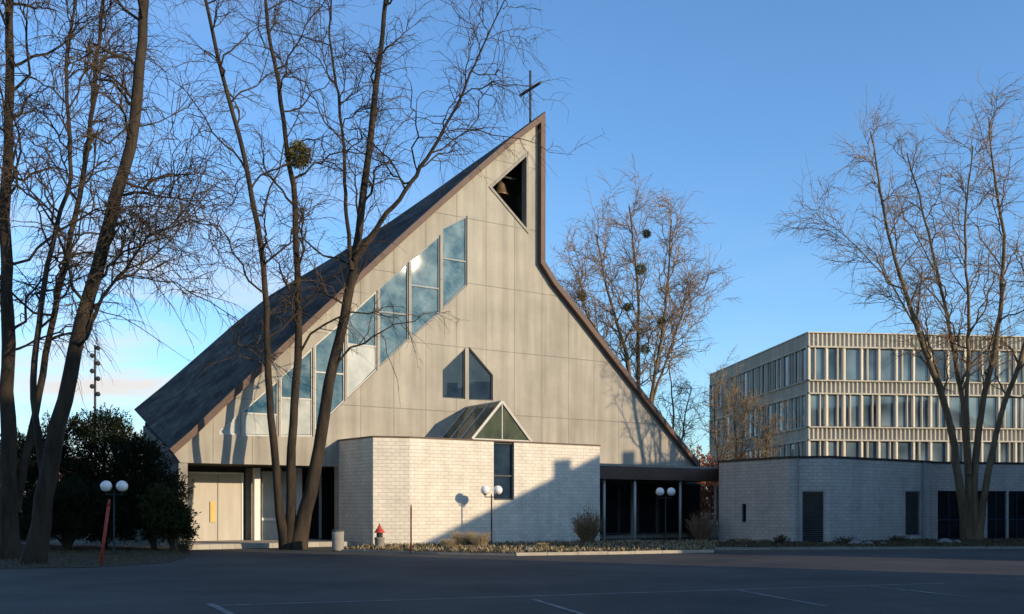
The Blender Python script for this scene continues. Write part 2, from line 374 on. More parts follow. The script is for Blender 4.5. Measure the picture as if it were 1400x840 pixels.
bo=ring(MB(),shp(bell),.12,-.05,.38).build('bell_opening_frame','conc',church)
fs=MB()
for i in range(len(outer)-1): fs.prism([outer[i],outer[i+1],inner[i+1],inner[i]],-.3,-.01)
fs.build('gable_fascia','brown',church)
Ol=[(183,560),(225,526),(270,487),(320,443),(370,403),(425,370),(480,337),(535,302),(590,264),(640,228),(692,191),(744,153)]
n=len(Lf); Op=[]
for i,p in enumerate(Ol):
    t=20*(1-i/(n-1))-.25*(i/(n-1)); s,z=F2(p[0],p[1],t); Op.append((s,t,z))
Fp=[(a,-.3,b) for a,b in outer[:n]]
Rp=[(a,-.3,b) for a,b in outer[n:]]
def grid(A,B,K,name,m,parent):
    vs=[];fs=[];uvs=[]
    al=np.r_[0,np.cumsum([ (Vector(A[i+1])-Vector(A[i])).length for i in range(len(A)-1)])]
    for i,(a,b) in enumerate(zip(A,B)):
        a=Vector(a);b=Vector(b)
        for k in range(K+1):
            q=a.lerp(b,k/K); vs.append(tuple(q)); uvs.append(((b-a).length*k/K,al[i]))
    for i in range(len(A)-1):
        for k in range(K):
            a=i*(K+1)+k; fs.append((a,a+1,a+K+2,a+K+1))
    me=bpy.data.meshes.new(name); me.from_pydata(vs,[],fs); uv=me.uv_layers.new()
    for l in me.loops: uv.data[l.index].uv=uvs[l.vertex_index]
    me.materials.append(M[m]); o=bpy.data.objects.new(name,me); C.objects.link(o); return finish(o,parent)
grid(Fp,Op,16,'roof','slate',church)
Q0=Vector((tx+.0,-.2,outer[n][1]-.0)); Q1=Vector((25,20,6.5))
Qr=[Q0.lerp(Q1,i/(len(Rp)-1)) for i in range(len(Rp))]
grid(Rp,Qr,8,'roof','slate',church)
Qn=[Q1.lerp(Q0,i/(n-1)) for i in range(n)]
grid(Op,Qn,8,'roof','slate',church)
def wallseg(a,b,z0a,z1a,z1b,name,m):
    dx,dy=b[0]-a[0],b[1]-a[1]; L=math.hypot(dx,dy); nx,ny=-dy/L*.15,dx/L*.15
    vs=[(a[0]-nx,a[1]-ny,z0a),(b[0]-nx,b[1]-ny,z0a),(b[0]+nx,b[1]+ny,z0a),(a[0]+nx,a[1]+ny,z0a),(a[0]-nx,a[1]-ny,z1a),(b[0]-nx,b[1]-ny,z1b),(b[0]+nx,b[1]+ny,z1b),(a[0]+nx,a[1]+ny,z1a)]
    return MB().add(vs,[(0,3,2,1),(4,5,6,7),(0,1,5,4),(1,2,6,5),(2,3,7,6),(3,0,4,7)]).build(name,m,church)
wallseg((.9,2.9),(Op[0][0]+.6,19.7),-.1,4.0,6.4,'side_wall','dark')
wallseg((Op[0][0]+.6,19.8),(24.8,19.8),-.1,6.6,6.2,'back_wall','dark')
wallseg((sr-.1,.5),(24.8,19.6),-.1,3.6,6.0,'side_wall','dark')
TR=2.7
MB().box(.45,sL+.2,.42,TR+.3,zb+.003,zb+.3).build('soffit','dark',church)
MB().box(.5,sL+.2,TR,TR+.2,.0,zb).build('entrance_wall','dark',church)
def panel(x0,x1,y0,y1,name,m,t0,t1,par=church):
    a=F2(x0,y1,TR+t0);b=F2(x1,y0,TR+t0); z0=max(a[1],.2)
    return MB().box(a[0],b[0],TR+t0,TR+t1,z0,min(b[1],zb-.01)).build(name,m,par)
d=panel(255,330,649,745,'door','door',-.10,-.02)
a=F2(255,745,TR-.1);b=F2(330,649,TR-.1)
fr=MB(); fr.box(a[0]-.09,a[0],TR-.14,TR-.001,.2,b[1]+.08); fr.box(b[0],b[0]+.09,TR-.14,TR-.001,.2,b[1]+.08); fr.box(a[0],b[0],TR-.14,TR-.001,b[1],b[1]+.08); fr.build('door_frame','white',d)
xm_=F2(298,700,TR-.1)[0]
MB().box(xm_-.018,xm_+.018,TR-.125,TR-.101,.2,b[1]).build('door_gap','frame',d)
h0=F2(287,714,TR-.1);h1=F2(294,686,TR-.1)
MB().box(h0[0],h1[0],TR-.15,TR-.105,h0[1],h1[1]).build('handle','yellow',d)
panel(336,345,640,750,'wall_panel','conc',-.12,-.02)
panel(348,356,640,750,'column','white',-.75,-.5)
panel(358,382,645,750,'window','glassb',-.12,-.05)
panel(385,404,645,750,'window','glassb',-.12,-.05)
panel(382.2,384.8,640,750,'mullion','white',-.16,-.05)
panel(358,404,708,712,'transom','white',-.19,-.165)
panel(405,413,640,750,'column','white',-.45,-.2)
panel(416,436,645,750,'window','glassd',-.12,-.05)
panel(440,460,645,750,'window','glassd',-.12,-.05)
panel(436.3,439.7,640,750,'mullion','pole2',-.16,-.03)
MB().box(.25,.6,-.05,TR+.2,.0,zb-.02).build('side_pier','conc',church)
zA=4.52; tA=-3.4
P1=(F2(560,600,tA)[0],tA);P2=(F2(820,600,tA)[0],tA)
pa=w2l(*GP(510,40.5)); pb=(F2(463,600,-.02)[0],-.02)
foot=[pb,pa,P1,P2,(P2[0],-.02)]
ann=MB().slab(foot,-.1,zA).build('annex_wall','block')
sw=[F2(675,600,tA),F2(703,684,tA)]
cut(ann,MB().box(sw[0][0],sw[1][0],tA-.5,tA+.35,sw[1][1],zA+.2)); finish(ann,church)
o=MB().box(sw[0][0],sw[1][0],tA+.2,tA+.24,sw[1][1],zA-.02).build('window','glassc',church)
f_=ring(MB(),[(sw[0][0],sw[1][1]),(sw[1][0],sw[1][1]),(sw[1][0],zA-.02),(sw[0][0],zA-.02)],.06,tA+.12,tA+.19); f_.box(sw[0][0]+.06,sw[1][0]-.06,tA+.13,tA+.19,3.0,3.06); f_.build('window_frame','framed',o)
def off(P,w):
    n=len(P);A=sum(P[i][0]*P[(i+1)%n][1]-P[(i+1)%n][0]*P[i][1] for i in range(n)); sg=-1 if A>0 else 1; I=[]
    for i in range(n):
        a=Vector(P[i-1]);b=Vector(P[i]);c=Vector(P[(i+1)%n]); d1=(b-a).normalized();d2=(c-b).normalized()
        n1=Vector((-d1.y,d1.x))*sg;n2=Vector((-d2.y,d2.x))*sg; m=(n1+n2).normalized(); q=b+m*w/max(m.dot(n1),.3); I.append((q.x,q.y))
    return I
cp=off(foot,.03); cp[0]=(cp[0][0],-.03); cp[-1]=(cp[-1][0],-.03)
cop=MB().slab(cp,zA+.002,zA+.06).build('annex_coping','brown',church)
ts=-3.1
sl=F2(645,598,ts)[0]; srr=F2(726,598,ts)[0]; sa=F2(686,549,ts)
apx=(sa[0],sa[1]); zE=zA+.1
gl=MB()
gl.add([(sl,ts,zE),(srr,ts,zE),(apx[0],ts,apx[1])],[(0,1,2)])
gl.add([(sl,ts,zE),(sl,-.02,zE),(apx[0],-.02,apx[1]),(apx[0],ts,apx[1])],[(0,1,2,3)])
gl.add([(srr,ts,zE),(srr,-.02,zE),(apx[0],-.02,apx[1]),(apx[0],ts,apx[1])],[(0,1,2,3)])
gl=gl.build('skylight','glassg',church)
fr=MB()
def bar(a,b,w=.05): fr.cyl(a,b,w,w,4)
for t in (ts*.67,ts*.33,-.06):
    bar((sl-.02,t,zE+.02),(apx[0]-.02,t,apx[1]+.02),.028); bar((srr+.02,t,zE+.02),(apx[0]+.02,t,apx[1]+.02),.028)
bar((apx[0],ts,apx[1]),(apx[0],-.02,apx[1]),.05)
bar((sl,ts,zE),(sl,-.02,zE),.05);bar((srr,ts,zE),(srr,-.02,zE),.05);bar((sl,ts,zE),(srr,ts,zE),.05)
bar((sl,ts-.02,zE),(apx[0],ts-.02,apx[1]),.075);bar((srr,ts-.02,zE),(apx[0],ts-.02,apx[1]),.075)
bar((apx[0],ts-.02,zE),(apx[0],ts-.02,apx[1]),.03)
fr.build('skylight_frame','pole2',gl)
MB().box(sl-.08,srr+.08,ts-.06,-.03,zA+.062,zE-.03).build('skylight_curb','frame',gl)
tC=-2.9; cs0=P2[0]+.02; cs1=F2(992,640,tC)[0]
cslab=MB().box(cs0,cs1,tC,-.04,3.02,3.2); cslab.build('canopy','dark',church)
MB().box(cs0+.001,cs1,tC-.06,tC-.002,3.0,3.6).build('canopy_fascia','brown',church)
MB().box(cs0,cs1,tC-.04,-.04,3.62,3.74).build('canopy_roof','conc',church)
for px in (826,868,930,978):
    s=F2(px,740,tC+.25)[0]; MB().cyl((s,tC+.25,0),(s,tC+.25,3.02),.065,n=12).build('canopy_post','pole2',church,True)
for px0,px1 in ((822,845),(846,862),(872,897),(900,928),(931,957)):
    a=F2(px0,700,-.1)[0];b=F2(px1,700,-.1)[0]
    o=MB().box(a+.04,b-.04,-.1,-.06,.3,2.9).build('window','glassd',church); ring(MB(),[(a,.25),(b,.25),(b,2.95),(a,2.95)],.06,-.14,-.03).build('window_frame','framed',o)
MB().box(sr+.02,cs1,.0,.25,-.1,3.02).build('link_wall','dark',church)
cX,cY,cZ=ray(725,158,.6); cs,_c=w2l(cX,cY)
cr=MB(); zt=cZ-1.6; top=EYE+(HY-97)/FP*cY
cr.cyl((cs,.6,zt),(cs,.6,top),.06,n=6); zc=EYE+(HY-122)/FP*cY
cr.cyl((cs,-.30,zc),(cs,1.5,zc),.075,n=6); cr.build('cross','pole',church)
bX,bY,bZ=ray(684,258,.75)
bl=thing('church_bell','bronze bell hanging in the triangular notch near the top of the gable','bell',(bX,bY,bZ))
MB().lathe((0,0,-.35),[(.42,0),(.40,.05),(.31,.2),(.25,.42),(.20,.58),(.1,.66),(.03,.68)],20).build('bell_body','bronze',bl,True)
MB().cyl((0,0,.3),(0,0,.62),.05).cyl((-.5*ct,-.5*st_,.6),(.95*ct,.95*st_,.6),.06).build('yoke','pole',bl)
pv=MB().box(.2,sL-.05,-1.7,TR,0,.2); o=pv.build('entrance_step','paving'); o.location=(X0,D0,0);o.rotation_euler=(0,0,TH); struct(o,'raised paved entrance step below the gable','paving')
# ---------------------------------------------------------------- low building right
low=thing('low_building','long flat-roofed pale block building beside the church canopy','building',(0,0,0))
K=[GP(983,47.0),GP(1078,43.0),GP(1135,42.6),GP(1274,47.2),GP(1274,47.8),(27,49.2),(28,58),GP(983,58)]
zL=3.78
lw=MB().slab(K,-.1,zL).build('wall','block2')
def on(a,b,px):
    u=(px-700)/FP; dx,dy=b[0]-a[0],b[1]-a[1]; k=(u*a[1]-a[0])/(dx-u*dy); return (a[0]+dx*k,a[1]+dy*k)
ct2=MB(); items=[]
for (i,j,x0,x1,z0,z1,m,kind) in [(1,2,1096,1127,.05,2.35,'dark','shutter'),(2,3,1238,1259,.3,2.4,'dark','shutter'),(0,1,1014,1020,.95,1.8,'glassd','window'),
      (4,5,1282,1315,.05,2.45,'glassd','window'),(4,5,1318,1346,.05,2.45,'glassd','window'),(4,5,1350,1376,.05,2.45,'glassd','window'),(4,5,1379,1405,.05,2.45,'glassd','window')]:
    a=on(K[i],K[j],x0);b=on(K[i],K[j],x1); L=math.hypot(b[0]-a[0],b[1]-a[1]); dx,dy=(b[0]-a[0])/L,(b[1]-a[1])/L; nx,ny=-dy,dx
    f=lambda x,y,z,a=a,dx=dx,dy=dy,nx=nx,ny=ny:(a[0]+dx*x+nx*y,a[1]+dy*x+ny*y,z)
    c=MB(f).box(0,L,-.4,.3,z0,z1); k0=len(ct2.v); ct2.fa+=[tuple(q+k0 for q in t) for t in c.fa]; ct2.v+=c.v
    items.append((f,L,z0,z1,m,kind))
cut(lw,ct2); finish(lw,low)
for f,L,z0,z1,m,kind in items:
    if kind=='shutter':
        o=MB(f).box(0,L,.2,.24,z0,z1).build('window','glassd',low); s=MB(f); k=int((z1-z0-.1)/.09)
        for q in range(k):
            z=z0+.06+q*.09; s.add([(.03,.06,z),(L-.03,.06,z),(L-.03,.14,z+.06),(.03,.14,z+.06),(.03,.075,z-.005),(L-.03,.075,z-.005),(L-.03,.155,z+.055),(.03,.155,z+.055)],[(0,1,2,3),(4,7,6,5),(0,4,5,1),(2,6,7,3),(0,3,7,4),(1,5,6,2)])
        s.build('shutter','framed',o)
        ring(MB(f),[(0,z0),(L,z0),(L,z1),(0,z1)],.05,.04,.19).build('window_frame','frame',o)
    else:
        o=MB(f).box(0,L,.15,.19,z0,z1).build('window',m,low); r_=ring(MB(f),[(0,z0),(L,z0),(L,z1),(0,z1)],.06,.07,.14)
        if L>.6: r_.box(.06,L-.06,.08,.14,1.0,1.06); r_.box(L/2-.03,L/2+.03,.081,.14,.1,z1-.06)
        r_.build('window_frame','bluef',o)
cpp=off(K,.05); MB().slab(cpp,zL+.002,zL+.09).build('roof_edge','pole',low)
for px in (1090,1262):
    i=(1 if px<1135 else 2); a=on(K[i],K[i+1],px); MB().cyl((a[0],a[1]-.08,0),(a[0],a[1]-.08,zL-.02),.045,n=8).build('downpipe','frame',low)
# ---------------------------------------------------------------- office block
oc=GP(1105,75.0); off_th=math.atan2(.112,1)
office=thing('office_building','four storey pale concrete office block with vertical fins behind the low building','building',(oc[0],oc[1],0),off_th)
HB=15.0; LF=33.6; LS=23.8
MB().box(0,LF,0,LS,-.1,HB-.2).build('wall','offices',office)
faceF=lambda x,y,z:(x,y,z)
faceS=lambda x,y,z:(y,x,z)
rows=[.75,4.3,7.85,11.4]
ro=random.Random(3)
for f,L,nb,dp in ((faceF,LF,12,.26),(faceS,LS,10,.16)):
    bw=L/nb
    ribs=MB(f)
    def fin(x,w,d,z0,z1): ribs.slab([(x-w,-.002),(x-w*.55,-d),(x-w*.05,-d),(x+w,-.002)],z0,z1)
    for i in range(nb*2+1):
        x=i*bw/2
        for z in rows: fin(x,.20 if dp>.2 else .16,dp,z-.02,z+2.42)
        fin(x,.16,dp,-.1,.70)
        if i<nb*2:
            for z in rows:
                if ro.random()<.55: fin(x+bw/2*ro.choice((.36,.5,.64)),.11,dp*.8,z-.02,z+2.42)
    for i in range(nb*8+1):
        x=i*bw/8
        for z in rows: fin(x,.09,dp*.75,z+2.56,(z+3.42) if z<11 else HB-.08)
    ribs.build('fins','office',office)
    sp=MB(f); sp.box(.02,L-.02,-.06,-.003,-.1,.72)
    for z in rows:
        sp.box(.02,L-.02,-.06,-.003,z+2.42,z+3.53 if z<11 else HB-.1)
        sp.box(-.01,L+.01,-dp-.03,-.061,z+2.43,z+2.54)
        if z<11: sp.box(-.01,L+.01,-dp-.03,-.061,z+3.43,z+3.52)
    sp.build('spandrels','offices',office)
    for i in range(nb):
        for z in rows:
            x0=i*bw+.15;x1=(i+1)*bw-.15
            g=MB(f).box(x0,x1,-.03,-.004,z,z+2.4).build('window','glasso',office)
            fr=ring(MB(f),[(x0,z),(x1,z),(x1,z+2.4),(x0,z+2.4)],.05,-.055,-.035)
            fr.build('window_frame','framed',g)
MB().box(-.12,LF+.2,-.2,LS+.2,HB-.05,HB+.03).build('parapet','office',office)
MB().box(6,16,6,14,HB+.03,HB+.5).build('roof_plant','dark',office)
# ---------------------------------------------------------------- unseen shadow casters added beyond the frame to shade wall and car park
SA=R(120)
e1=Vector((.5,.866,0)); e2=Vector((.866,-.5,0)); az=math.atan2(e1.y,e1.x)
def framed(name,label,q0,w0): 
    p=e1*q0+e2*w0; return thing(name,label,'house',(p.x,p.y,0),az)
h=framed('house','unseen hip roofed block added right of the car park to cast the wall shadow',33.2,8)  # added caster, hip roof sized for the rising shadow edge on the annex
Lh=46;Wd=14; fh=lambda x,y,z:(x,-y,z)
MB(fh).box(.3,Lh-.3,.3,Wd-.3,-.1,7.8).build('wall','render',h)
rf=MB(fh).add([(0,0,7.85),(Lh,0,7.85),(Lh,Wd,7.85),(0,Wd,7.85),(9.0,7,12.75),(Lh-8.5,7,12.75)],[(0,3,2,1),(0,1,5,4),(1,2,5),(2,3,4,5),(3,0,4)]).build('roof','tile',h)
MB(fh).box(3.6,4.5,6.4,7.5,9.2,10.75).build('shadow_chimney','render',rf)  # stacks added to notch the shadow edge this roof throws
MB(fh).box(6.6,7.5,6.4,7.5,10.6,12.55).build('shadow_chimney','render',rf)
MB(fh).box(14.2,15.0,6.4,7.5,12.2,13.3).build('shadow_chimney','render',rf)
for i in range(12):
    for z in (.9,4.3):
        x=2+i*3.6; MB(fh).box(x,x+1.2,.24,.29,z,z+1.3).build('window','glassd',h)
h=framed('shade_block','unseen tall plain block added behind the viewpoint to shade the car park',-34,24)  # added caster that keeps foreground asphalt and left evergreens in shade
MB(fh).box(0,60.3,0,14,-.1,17.8).build('wall','render',h); MB(fh).box(-.2,60.5,-.2,14.2,17.81,18.1).build('roof','dark',h)
for i in range(15):
    for z in (1,4,7,10,13.5):
        x=1.8+i*4; MB(fh).box(x,x+1.8,-.05,-.005,z,z+1.5).build('window','glassd',h)
# ---------------------------------------------------------------- far bits
h=thing('house','small distant pale house low behind the leftmost trunks','house',(*GP(8,85),0))
MB().box(-4.5,4.5,0,8,-.1,4.2).build('wall','white',h); MB().add([(-4.9,-.4,4.2),(4.9,-.4,4.2),(4.9,8.4,4.2),(-4.9,8.4,4.2),(-4.9,4,6.2),(4.9,4,6.2)],[(0,3,2,1),(0,1,5,4),(2,3,4,5),(0,4,3),(1,2,5)]).build('roof','tile',h)
for x in (-3.4,-.7,2.0): MB().box(x,x+1.3,-.05,-.005,1.2,3).build('window','glassd',h)
ms=thing('floodlight_mast','thin distant mast with stacked lamp heads behind the dark evergreens','mast',(*GP(130,95),0))
Z=lambda py,D:EYE+(HY-py)/FP*D
MB().cyl((0,0,0),(0,0,Z(472,95)),.16,.09,10).build('pole','pole',ms)
for i in range(7):
    z=Z(476+i*10.5,95); s=(-1)**i; x=.28*s
    MB().sphere((x,0,z),.24,10,6).cyl((0,0,z-.1),(x,0,z),.05,n=6).build('lamp_head','pole',ms)
def foliage_thing(name,label,cat,m,centers,radii,npl,nl,size,pl,kind=None,trunk=True,upb=.6,group=None,tm='bark'):
    b=(centers[0][0],centers[0][1],0); r=thing(name,label,cat,b,0,group)
    V,F=plumes([tuple(np.array(c)-np.array(b)) for c in centers],radii,npl,nl,size,pl,upb); arr_mesh('foliage',m,V,F,r,False)
    if trunk:
        zt=max(c[2] for c in centers); mb=MB()
        mb.cyl((0,0,-.1),(0,0,zt*.9),.12,.03,8)
        for c in centers[1:]: mb.cyl((0,0,.1),tuple(np.array(c)-np.array(b)),.07,.02,6)
        mb.build('trunk',tm,r)
    return r
def ev(px,ytop,D,wpx,label,m='conifer',n=260,grp=None,name='evergreen_shrub',size=.10,tp=.35):
    zt=Z(ytop,D); w=wpx/FP*D/2; cx,cy=GP(px,D); cs=[];rs=[]
    for k in range(6):
        f=k/5; rr=w*(1-tp*f)*.75
        cs.append((cx+random.uniform(-.35,.35)*w,cy+random.uniform(-.3,.3)*w,.5+max(zt-1.3,.3)*f)); rs.append((rr,rr,max(zt/5.5,.35)))
    return foliage_thing(name,label,'shrub',m,cs,rs,n,26,size,.45,group=grp)
ev(148,572,38,130,'tallest dark evergreen, its top just left of the roof eave')
ev(85,583,39.5,140,'broad dark evergreen behind the leaning left trunks')
ev(25,600,41,120,'dark evergreen at the far left edge behind the leftmost trunk')
ev(192,608,37.3,120,'dark evergreen right beside the church entrance corner',tp=.5)
ev(105,655,37.0,190,'low spreading dark evergreen behind the double globe lamp',n=330)
ev(226,665,36.0,60,'small olive green pine bush beside the timber church door','conifer2',110,None,'pine_bush',.13,.55)
cs=[];rs=[]
for i in range(36):
    x=-95+i*4.2; cs.append((x,125+random.uniform(-6,6),random.uniform(1,3)));rs.append((3.6,3,random.uniform(3,5.5)))
V,F=plumes(cs,rs,70,14,.9,1.8,.5); o=arr_mesh('far_wood','leafgreen',V,F,None,False); tag(o,'low distant wood along the horizon on the left','wood',kind='stuff')
cs=[];rs=[]
for i in range(8):
    x,y=GP(925+i*14,72+i%2); cs.append((x,y,1.5));rs.append((1.3,1.2,random.uniform(2.8,4.2)))
o=foliage_thing('rust_hedge','reddish brown hedge between the church eave and office block','hedge','rust',cs,rs,150,16,.22,.6)
# ---------------------------------------------------------------- trees
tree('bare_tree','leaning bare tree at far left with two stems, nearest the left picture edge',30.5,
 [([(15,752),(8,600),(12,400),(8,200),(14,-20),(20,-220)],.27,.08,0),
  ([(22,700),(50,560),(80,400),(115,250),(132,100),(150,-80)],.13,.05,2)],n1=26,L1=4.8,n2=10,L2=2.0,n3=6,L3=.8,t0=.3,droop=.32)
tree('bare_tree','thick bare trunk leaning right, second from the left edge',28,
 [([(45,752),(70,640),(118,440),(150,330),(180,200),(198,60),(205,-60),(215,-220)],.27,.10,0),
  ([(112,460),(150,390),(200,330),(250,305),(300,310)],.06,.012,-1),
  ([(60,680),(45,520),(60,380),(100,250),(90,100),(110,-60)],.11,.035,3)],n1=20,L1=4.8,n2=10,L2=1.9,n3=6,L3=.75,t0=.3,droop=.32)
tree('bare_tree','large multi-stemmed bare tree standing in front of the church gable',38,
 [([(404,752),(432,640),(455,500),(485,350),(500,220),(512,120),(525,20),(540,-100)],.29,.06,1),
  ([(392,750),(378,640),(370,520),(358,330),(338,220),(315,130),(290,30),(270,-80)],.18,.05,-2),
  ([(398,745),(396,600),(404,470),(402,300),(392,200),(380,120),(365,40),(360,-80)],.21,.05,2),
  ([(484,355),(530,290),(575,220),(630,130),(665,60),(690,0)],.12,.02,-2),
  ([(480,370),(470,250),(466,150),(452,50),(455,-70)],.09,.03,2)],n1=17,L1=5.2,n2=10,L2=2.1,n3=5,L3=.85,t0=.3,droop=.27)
tree('bare_tree','spreading multi-stemmed bare tree in front of the low building at right',45.5,
 [([(1326,745),(1305,600),(1275,500),(1235,380),(1205,280),(1190,180)],.23,.03,-1),
  ([(1324,745),(1316,560),(1290,430),(1262,300),(1240,210)],.18,.03,2),
  ([(1332,745),(1345,560),(1370,430),(1378,330),(1358,220),(1352,160)],.21,.03,0),
  ([(1334,745),(1362,600),(1400,480),(1440,330),(1450,200)],.19,.03,1),
  ([(1305,590),(1265,470),(1210,380),(1155,325),(1115,290)],.07,.014,1),
  ([(1325,650),(1322,450),(1322,300),(1330,200)],.12,.03,-1)],n1=17,L1=3.6,n2=10,L2=1.7,n3=5,L3=.7,bark='bark2',twig='twig2',t0=.34,up=.32,ang1=(25,55),droop=.1,rt=.0058)
tree('bare_tree','tall pale brown bare tree standing behind the right roof slope',76,
 [([(872,740),(872,600),(860,480),(830,390),(815,320)],.32,.05,0),
  ([(872,700),(874,560),(872,430),(868,350),(860,282)],.27,.05,2),
  ([(874,680),(885,560),(905,430),(915,350),(918,300)],.22,.05,-2),
  ([(874,600),(845,500),(808,430),(790,370)],.18,.04,-1),
  ([(878,600),(900,520),(928,450),(940,390)],.16,.04,1)],n1=20,L1=5.0,n2=10,L2=2.1,n3=6,L3=1.0,bark='bark2',twig='twig2',t0=.4,rt=.0095,rmax=.07,up=.35,ang1=(22,55),droop=.08)
for px,D,yt,lab in ((985,66,505,'slender golden brown bare tree left of the office corner'),(1010,64,530,'middle golden brown bare tree before the office side wall'),(1040,63,555,'smallest golden brown bare tree before the office windows')):
    tree('small_bare_tree',lab,D,[([(px,745),(px-2,640),(px-6,570),(px-4,yt)],.12,.02,0),([(px,700),(px+6,610),(px+14,yt+22)],.08,.02,0)],n1=15,L1=2.2,n2=7,L2=.9,n3=4,L3=.5,bark='bark2',twig='golden',t0=.3,rt=.007,group='golden brown trees beside the office block',up=.4,ang1=(20,50),droop=.05)
tree('small_bare_tree','pale bare tree seen just past the right end of the church roof',88,[([(925,745),(925,640),(920,560),(915,500)],.2,.04,0),([(925,700),(935,600),(945,530)],.15,.04,0)],n1=16,L1=4,n2=7,L2=1.6,n3=4,L3=.9,bark='bark2',twig='twig2',t0=.35,rt=.010)
for px,py,D,r,lab in ((408,212,38.2,.56,'mistletoe ball in the middle stem of the large tree before the gable'),(876,368,75,.5,'upper mistletoe ball in the tree behind the roof slope'),(882,478,75,.45,'lower mistletoe ball in the tree behind the roof slope'),(795,405,75,.5,'mistletoe ball nearest the roof slope in the rear tree'),(884,320,75,.35,'smallest mistletoe ball high in the rear tree'),(858,420,75,.35,'mistletoe ball just left of the rear tree centre stem'),(905,440,75,.35,'mistletoe ball on the right side of the rear tree')):
    c=W(px,py,D); n_=2200 if r>.52 else 900; d=nrm(rng.normal(size=(n_,3))); p=np.array(c)+d*r*(rng.uniform(0,1,(n_,1))**.4)*rng.uniform(.6,1,(n_,1))
    V,F=leaves(p,d+rng.normal(size=d.shape)*.5,.13,.3); o=arr_mesh('mistletoe','mistle',V,F,None,False); tag(o,lab,'mistletoe',group='mistletoe balls')
# ---------------------------------------------------------------- lamps
def lamp():
    r=thing('street_lamp','','lamp')
    MB().lathe((0,0,0),[(.11,0),(.11,.05),(.05,.1),(.035,.2),(.028,2.12)],12).build('pole','pole',r,True)
    a=MB(); a.cyl((-.27,0,2.02),(.27,0,2.02),.02,n=8)
    for s in(-1,1): a.cyl((.27*s,0,2.0),(.27*s,0,2.14),.022,n=8)
    a.build('arm','pole',r)
    for s in(-1,1):
        g=MB().sphere((.27*s,0,2.31),.195,24,16).build('globe','globe',r,True)
        MB().lathe((.27*s,0,2.1),[(.05,0),(.08,.02),(.085,.05)],14).build('collar','pole',g)
    return r
L0=lamp()
for i,(px,D,lab) in enumerate([(672,41.5,'double globe lamp in the bed before the pale block wall'),(156,34.0,'double globe lamp before the dark evergreens at left'),(910,45.5,'double globe lamp in front of the dark church canopy')]):
    o=L0 if i==0 else copy_tree(L0); o.location=(*GP(px,D),.05); o['label']=lab; o['group']='double globe lamps'; o.rotation_euler=(0,0,R(8*i-6))
for px,D,top,lean,m,lab,r in ((137,27,683,.42,'red','red painted pole leaning slightly on the left verge','.045'),(562,34.5,690,0,'dred','dark red pole at the kerb before the pale block wall','.03')):
    r=float(r); p=thing('marker_pole',lab,'pole',(*GP(px,D),0)); h=Z(top,D); l=lean*.6
    MB().cyl((0,0,-.05),(l*.9,0,h*.9),r,n=10).build('shaft',m,p,True); MB().cyl((l*.9,0,h*.9),(l,0,h),r*1.05,r*.6,10).build('tip',m,p,True)
b=thing('litter_bin','grey round concrete litter bin beside the tree at the church entrance','bin',(*GP(462,36.6),.02))
MB().lathe((0,0,0),[(.21,0),(.22,.04),(.225,.7),(.205,.72),(.19,.69),(.185,.4)],24).build('body','conc',b,True)
MB().lathe((0,0,.72),[(.235,0),(.24,.04),(.22,.06),(.15,.06)],24).build('rim','framed',b,True)
t=thing('garden_lantern','pale lantern with a red conical cap left of the block wall corner','lantern',(*GP(519,37.6),.06))
MB().lathe((0,0,0),[(.17,0),(.18,.03),(.19,.36),(.21,.38),(.21,.42),(.15,.43)],18).build('body','conc',t,True)
MB().lathe((0,0,.43),[(.12,0),(.12,.16),(.13,.17)],14).build('light_chamber','framed',t,True)
MB().lathe((0,0,.60),[(.22,0),(.20,.03),(.10,.17),(.05,.26),(.03,.3),(.012,.36)],18).build('cap','redfl',t,True)
def bush(px,D,rw,hh,lab,m,n=60,leaf=None,name='shrub',grp=None,zb=.05):
    r=thing(name,lab,'shrub',(*GP(px,D),zb),0,grp)
    a=rng.uniform(0,2*np.pi,n); rr=rw*np.sqrt(rng.uniform(0,1,n)); s=np.linspace(0,1,6)[None,:]
    tx_,ty=np.cos(a)*rr,np.sin(a)*rr; hz=hh*rng.uniform(.65,1.0,n)*(1-.35*(rr/rw)**2)
    P=np.stack([(tx_*.25)[:,None]+(tx_*.85)[:,None]*s**.8,(ty*.25)[:,None]+(ty*.85)[:,None]*s**.8,hz[:,None]*s],-1)+np.cumsum(rng.normal(size=(n,6,3))*.012,axis=1)
    Rr=.012*(1-s*.7)+np.zeros((n,1)); c,rc=spawn(P,Rr,8,.25,.97,hh*.28,(20,55),.3,4,rend=.004)
    V,F=merge([tubes(P,Rr,4),tubes(c,rc,3)]); arr_mesh('twigs',m,V,F,r)
    if leaf:
        k=len(c); V,F=leaves(c[:,2]+rng.normal(size=(k,3))*.02,rng.normal(size=(k,3)),.06,.6); arr_mesh('foliage',leaf,V,F,r,False)
    return r
bush(803,42.5,.62,1.65,'rounded bare twiggy shrub at the right end of the pale wall','twig2',110,'leafgreen')
bush(960,46.5,.75,1.5,'dark twiggy shrub under the right end of the canopy','twig2',80,'rust')
bush(1068,41.5,.35,.45,'small brown shrub at the left corner of the low building','twig',40,'leafgreen')
bush(1155,41.2,.5,.4,'low brown shrub right of the louvred window','twig',40,'leafgreen')
bush(1228,43.0,.45,.4,'low twiggy shrub before the narrow louvred window','twig',40,'leafgreen')
bush(252,34.5,.3,.5,'small twiggy shrub at the end of the left verge','twig',30,'leafgreen')
